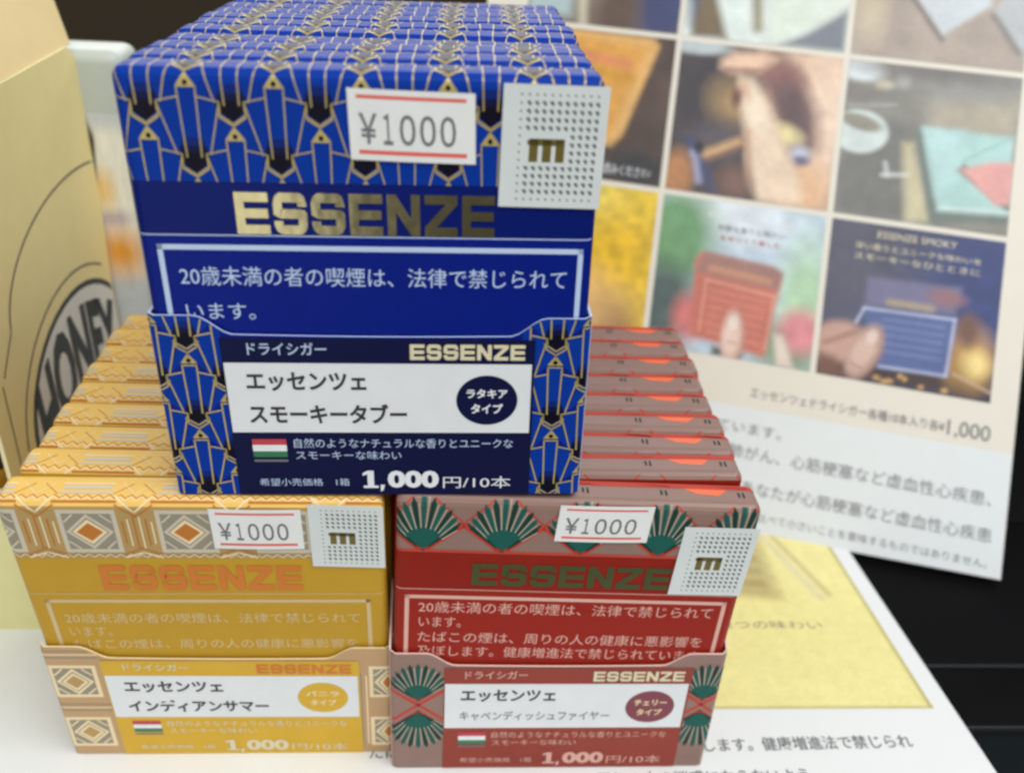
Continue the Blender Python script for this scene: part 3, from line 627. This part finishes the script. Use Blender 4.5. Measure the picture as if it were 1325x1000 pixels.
# red pack held in a garden
p = Picture(srgb(196, 214, 228)); p.mottle(4, .1, 10); p.ell(.4, .9, .4, .16, srgb(226, 236, 240), .5); p.ell(.1, .72, .24, .36, srgb(112, 158, 110), .4); p.ell(.05, .28, .22, .26, srgb(78, 96, 92), .4)
p.ell(.92, .4, .16, .4, srgb(180, 214, 176), .5); p.ell(.84, .12, .2, .16, srgb(140, 158, 130), .5); p.ell(.92, .24, .13, .14, srgb(222, 142, 146), .4); p.ell(.24, .22, .1, .14, srgb(214, 120, 116), .5)
p.mottle(14, .12, 11); p.poly([(.26, .1), (.72, .04), (.78, .58), (.72, .62), (.28, .66), (.24, .6)], srgb(204, 116, 96), .02)
p.poly([(.25, .52), (.76, .48), (.78, .6), (.72, .63), (.3, .66)], srgb(164, 122, 112), .02); p.line((.34, .56), (.7, .53), .035, srgb(208, 150, 116), .02)
p.line((.32, .48), (.74, .44), .012, srgb(232, 172, 150), .008); p.line((.32, .48), (.31, .14), .012, srgb(226, 160, 140), .008); p.line((.74, .44), (.72, .1), .012, srgb(226, 160, 140), .008)
for q in range(6): p.line((.36, .42 - q * .055), (.68, .395 - q * .055), .014, srgb(220, 150, 130), .012, .6)
p.poly([(.4, .06), (.6, .04), (.58, .0), (.4, .0)], srgb(90, 84, 70), .02); p.ell(.52, .13, .07, .17, srgb(198, 150, 134), .2); p.ell(.51, .14, .055, .15, srgb(238, 208, 192), .35); p.ell(.515, .23, .03, .045, srgb(246, 226, 214), .3); p.line((.49, .1), (.55, .1), .01, srgb(206, 164, 148), .01); p.poly([(.8, .0), (.9, 0), (.82, .2), (.76, .2)], srgb(230, 214, 200), .02)
panel(0, 0, p)
# navy pack in front of city lights
p = Picture(srgb(66, 70, 100)); p.ell(.9, .65, .5, .5, srgb(46, 62, 118), .5); p.ell(.1, .8, .4, .5, srgb(84, 84, 102), .6); p.poly([(0, 0), (1, 0), (1, .3), (.6, .24), (0, .3)], srgb(62, 44, 40), .06)
for q in range(26): p.ell(.05 + .93 * rng.random(), .02 + .3 * rng.random() ** 1.5, .012 + .01 * rng.random(), .014, srgb(236, 186, 110), .6, 0, .8)
p.ell(.86, .25, .12, .16, srgb(206, 158, 84), .7); p.ell(.9, .22, .07, .08, srgb(240, 214, 140), .6); p.ell(.84, .42, .06, .1, srgb(120, 84, 70), .5)
p.mottle(12, .15, 12); p.poly([(.24, .66), (.78, .68), (.76, .5), (.24, .48)], srgb(114, 112, 144), .02); p.ell(.7, .6, .1, .05, srgb(150, 110, 118), .5); p.line((.38, .52), (.62, .52), .035, srgb(180, 160, 128), .02)
p.poly([(.24, .46), (.76, .47), (.74, .12), (.3, .1)], srgb(82, 100, 152), .02); p.line((.24, .46), (.76, .475), .014, srgb(196, 206, 236), .008); p.line((.76, .475), (.74, .12), .014, srgb(190, 200, 232), .008)
p.line((.74, .12), (.36, .11), .014, srgb(190, 200, 232), .008); p.line((.24, .46), (.2, .36), .014, srgb(190, 200, 232), .008)
for q in range(5): p.line((.36, .41 - q * .05), (.7, .415 - q * .05), .013, srgb(132, 146, 190), .012, .7)
p.ell(.1, .22, .17, .13, srgb(196, 156, 140), .2, .4); p.ell(.27, .18, .09, .18, srgb(160, 118, 104), .2, -.35); p.ell(.26, .185, .07, .16, srgb(214, 182, 166), .4, -.35); p.ell(.3, .28, .03, .05, srgb(230, 206, 194), .4, -.35); p.line((.03, .2), (.2, .3), .02, srgb(150, 108, 94), .02); p.line((.2, .1), (.26, .08), .012, srgb(166, 124, 110), .01); p.poly([(0, 0), (.18, 0), (.1, .12), (0, .14)], srgb(120, 80, 66), .03)
p.line((.78, .14), (1, .06), .012, srgb(210, 180, 150), .01); panel(1, 0, p)
# upper row
p = Picture(srgb(222, 232, 226)); p.mottle(5, .08, 13); p.line((.1, .1), (.02, .6), .12, srgb(70, 80, 120), .05); p.poly([(.05, 0), (.28, 0), (.18, .3), (.1, .5)], srgb(120, 104, 78), .03)
p.line((.46, .1), (.4, .6), .06, srgb(150, 140, 110), .03); p.poly([(.6, 0), (1, 0), (1, .3), (.82, .16)], srgb(126, 130, 140), .03); p.poly([(.55, 0), (.75, .1), (1, .3), (1, .5), (.5, .3)], srgb(226, 236, 222), .04); panel(0, 2, p)
p = Picture(srgb(176, 162, 150)); p.mottle(7, .14, 14); p.poly([(.2, .62), (.52, .18), (.78, .4), (.8, 1), (.2, 1)], srgb(206, 214, 218), .02); p.line((.2, .58), (.52, .15), .025, srgb(110, 104, 104), .015)
p.poly([(.8, .36), (1, .08), (1, .5), (.86, .5)], srgb(186, 190, 192), .02); p.line((.8, .34), (.96, .12), .03, srgb(120, 118, 116), .02); p.ell(.1, .3, .08, .2, srgb(200, 186, 160), .6); panel(1, 2, p)
p = Picture(srgb(124, 112, 100)); p.mottle(5, .25, 15); p.poly([(0, 0), (.3, .05), (.3, .4), (0, .4)], srgb(176, 196, 196), .04); p.line((.38, 0), (.34, .4), .05, srgb(216, 206, 180), .03)
p.ell(.88, .15, .2, .25, srgb(58, 66, 110), .5); p.ell(.6, .1, .14, .2, srgb(96, 76, 64), .5); panel(-1, 2, p)
def pt(s, a0, a1, b0, b1, m, rot=0.0, bold=0.0): return text('poster_text', s, a0, a1, b0, b1, m, poster, pf, off=.22, bold=bold, rot=rot)
pt('エッセンツェドライシガー各種10本入り各¥', .66, 1.755, -.2, -.135, 'grey', -.0)
pt('1,000', 1.77, 2.0, -.222, -.118, 'grey')
def row(t, a1, pitch, b0, h): pt(t, a1 - pitch * len(t), a1, b0, b0 + h, 'grey')
row('喫煙は、法律で禁じられています。', .86, .083, -.43, .072)
row('喫煙は、あなたが肺がん、心筋梗塞など虚血性心疾患、', 2.04, .0875, -.585, .086)
row('喫煙は、あなたにとってあなたが心筋梗塞など虚血性心疾患', 2.06, .0875, -.795, .086)
row('健康に及ぼす悪影響が他製品と比べて小さいことを意味するものではありません。', 2.05, .056, -.945, .055)
pt('さい', -.14, -.08, 1.07, 1.12, 'white'); pt('お読みくださ', -.42, -.15, 1.06, 1.13, 'white')
for i, (s, a0, a1, b0) in enumerate((('ESSENZE SMOKY', .28, .72, .9), ('深い香りとユニークな味わいを', .16, .86, .82), ('スモーキーなひとときに', .16, .86, .755))):
    text('poster_text', s, 1 + a0, 1 + a1, b0, b0 + .04, 'gold_pale', poster, pf, off=.24)
text('poster_text', 'ESSENZE DRY CIGAR', .3, .8, .88, .91, 'white', poster, pf, off=.24); text('poster_text', '芳醇な香りと味わい', .36, .76, .8, .84, 'grey', poster, pf, off=.24)
text('poster_text', 'をゆっくり楽しむ', .38, .74, .74, .775, 'r_coral', poster, pf, off=.24)

# ------------------------------------------------------------------ white board under the stacks
board = thing('display_board', 'white printed display board with yellow picture panel, lying flat under the lower trays', 'board')
def wf(x, y, off): return (x, y, off)
bc = [(-300, -90), (186, -90), (180, -4.5), (172.7, 88), (166, 175), (150, 420), (-300, 420)]
mesh('board_sheet', [(x, y, 0) for x, y in bc] + [(x, y, -3) for x, y in bc], [tuple(range(7)), tuple(range(13, 6, -1))] + [(i, i + 7, (i + 1) % 7 + 7, (i + 1) % 7) for i in range(7)], 'board', parent=board)
p = Picture(srgb(234, 224, 152), 130)
p.poly([(.42, .6), (.7, .57), (.74, 1.1), (.4, 1.1)], srgb(176, 160, 104), .035)
for q in range(6): p.line((.43, .64 + q * .08), (.71, .61 + q * .08), .02, srgb(200, 184, 126), .02)
p.line((.75, .98), (.85, .57), .02, srgb(212, 204, 168), .014); p.line((.79, .98), (.885, .59), .014, srgb(186, 172, 122), .012)
def yb(u, v, off):      # bottom edge y 20, upper edge about y 105
    x0 = 60; return (x0 + (171.5 - 6.5 * v - x0) * u, 19.5 + 88 * v, off)
p.line((0, .004), (1, .004), .008, srgb(170, 160, 104), .004); p.line((.994, 0), (.994, 1), .012, srgb(176, 166, 110), .005); p.mottle(40, .03, 77)
p.build('yellow_picture', yb, board, 'ink_gloss', .12)
text('board_text', '2つの味わい', 112, 147, 54, 58, 'y_grey', board, wf, off=.2)
def bt(name, s, x0, x1, y0, y1): return text(name, s, x0, x1, y0, y1, 'grey', board, wf, off=.2, rot=.018, bold=.006)
bt('board_text', 'たばこの煙は、周りの人の健康に悪影響を及ぼします。健康増進法で禁じられ', -7.5, 158.5, 1.6, 6.6)
bt('board_text', 'ています。喫煙の際には、周りの人の迷惑にならないよう', 4, 122, -9.2, -4.4)

# ------------------------------------------------------------------ shelf and wall
sh = bpy.data.objects.new('shelf', None); COL.objects.link(sh); sh['kind'] = 'structure'
ys = [-200, 14.6, 40.2, 120, 220, 420]
for i in range(5):
    box('shelf_panel', -700, 900, ys[i] + .5, ys[i + 1] - .5, -18, -3.3 - (0.0 if i else 1.2), 'shelf2' if i == 0 else 'shelf', sh, 1.1, 2)
box('shelf_panel', -700, 900, -199, 420, -30, -18.5, 'shelf', sh)
for yy in (14.6, 40.2): box('shelf_edge', -700, 900, yy - .35, yy + .35, -12, -3.0, 'shelf_edge', sh)  # paler strips put the seam edge highlights into the colour
wl = box('back_wall', -1500, 1800, 430, 450, -400, 262, 'wall'); wl['kind'] = 'structure'
fl = box('floor', -8000, 8000, -9000, 2500, -960, -950, 'wall'); fl['kind'] = 'structure'

# ------------------------------------------------------------------ cream display box at the left
cb = thing('display_box', 'open cream cardboard display box with black oval HONEY logo, at the left edge', 'display box')
X0 = -117.0
def sf(a, b, off): return (X0 + off, a, b)     # right-hand side wall, seen from +x
def sheet(name, pts, th, m, parent, edge=None):
    V = [(X0, a, b) for a, b in pts] + [(X0 - th, a, b) for a, b in pts]; n = len(pts)
    F = [tuple(range(n)), tuple(range(2 * n - 1, n - 1, -1))] + [(i, i + n, (i + 1) % n + n, (i + 1) % n) for i in range(n)]
    return mesh(name, V, F, [m, edge or m], [0, 0] + [1] * n, parent)
side = sheet('side_wall', [(54, 0), (153, 0), (153, 70), (158.5, 114), (158, 140), (164, 160), (152, 167), (54, 165)], 1.2, 'cream', cb, 'cream2')
box('front_lip', -262, X0, 53, 54.2, 0, 57, 'lemon', cb)
box('side_wall', -262, -260.8, 54.2, 157, 0, 166, 'cream', cb); box('back_wall_panel', -260.8, X0 - 1.2, 155.8, 157, 0, 166, 'cream', cb); box('base_panel', -260.8, X0 - 1.2, 54.2, 155.8, 0, 1, 'cream', cb)
V = [(X0 - .6, 96, 166), (X0 - .6, 158, 167), (-133, 176, 205), (-140, 196, 235), (-150, 100, 235)]
V = V + [(a - 1.2, b, c) for a, b, c in V]
lid = mesh('lid_flap', V, [(0, 1, 2, 3, 4), (9, 8, 7, 6, 5)] + [(i, i + 5, (i + 1) % 5 + 5, (i + 1) % 5) for i in range(5)], 'tanlid', parent=cb)
def arc(cx, cy, a, b, t0, t1, wd, m, L, n=26):
    out = []
    for i in range(n):
        p0 = math.radians(t0 + (t1 - t0) * i / n); p1 = math.radians(t0 + (t1 - t0) * (i + 1) / n)
        out.append((seg((cx + a * math.cos(p0), cy + b * math.sin(p0)), (cx + a * math.cos(p1), cy + b * math.sin(p1)), wd), m, L))
    return out
OC = (118, 58)
logo = pattern('logo_oval', [(ellipse(OC[0], OC[1], 46, 35), 'oval', 2), (ellipse(OC[0], OC[1], 43.6, 33), 'oval_letter', 3)] , sf, 60, 152.6, 2, 160, [], [], side, .1)
pattern('logo_outline', arc(OC[0], OC[1], 51, 40.5, 55, 175, .8, 'cream_line', 3)
        + arc(136, 98, 62, 31, 72, 175, .8, 'cream_line', 3) + [(seg((74, 100), (64, 90), .7), 'cream_line', 3), (seg((62, 88), (60, 40), .6), 'cream_line', 3)], sf, 55, 156.4, 2, 160, [], [], side, .08)
text('logo_lettering', 'HONEY', 78, 151, 44, 75, 'oval', side, sf, off=.35, bold=.045, bend=12)

# things inside and behind it
jar = thing('amber_pouch', 'dark brown and amber packet inside the cream display box, at the left frame edge', 'packet')
box('pouch_body', -190, -121.5, 58, 84, 1.2, 92, 'brown', jar, 7, 4); box('pouch_band', -190.3, -121.2, 57.7, 84.3, 36, 64, 'amber', jar, 6.9, 4)
pk = thing('white_packet', 'upright white packet with a blurred orange print and painted warm glow, between the cream box and the blue stack', 'packet')
PX0, PX1, PY = -128.0, -91.8, 158.0
def kf(u, v, off): return (PX0 + (PX1 - PX0) * u, PY - off, 180.5 * v)
box('packet_body', -131, -102, PY + .1, PY + 22, 0, 165, 'packet_w', pk, 4.5, 4)
p = Picture(srgb(214, 222, 226), 70)
p.poly([(-.2, .55), (1.3, .55), (1.3, .96), (-.2, .96)], srgb(255, 250, 236), .02); p.ell(.62, .62, .42, .06, srgb(250, 176, 70), .7); p.ell(.6, .72, .3, .02, srgb(206, 190, 196), .6); p.ell(.5, .8, .2, .05, srgb(250, 216, 150), .6)  # bright warm glow painted in together with the orange print
p.poly([(.32, .82), (.42, .82), (.5, .94), (.4, .99), (.3, .97)], srgb(44, 30, 14), .02)  # dark slot painted for the shaded gap beside the box wall
def kf2(u, v, off): return (-125.5 + 20.5 * u, PY + .1 - off, 6 + 138 * v)
p.build('glow_print', kf2, pk, 'ink', .15)
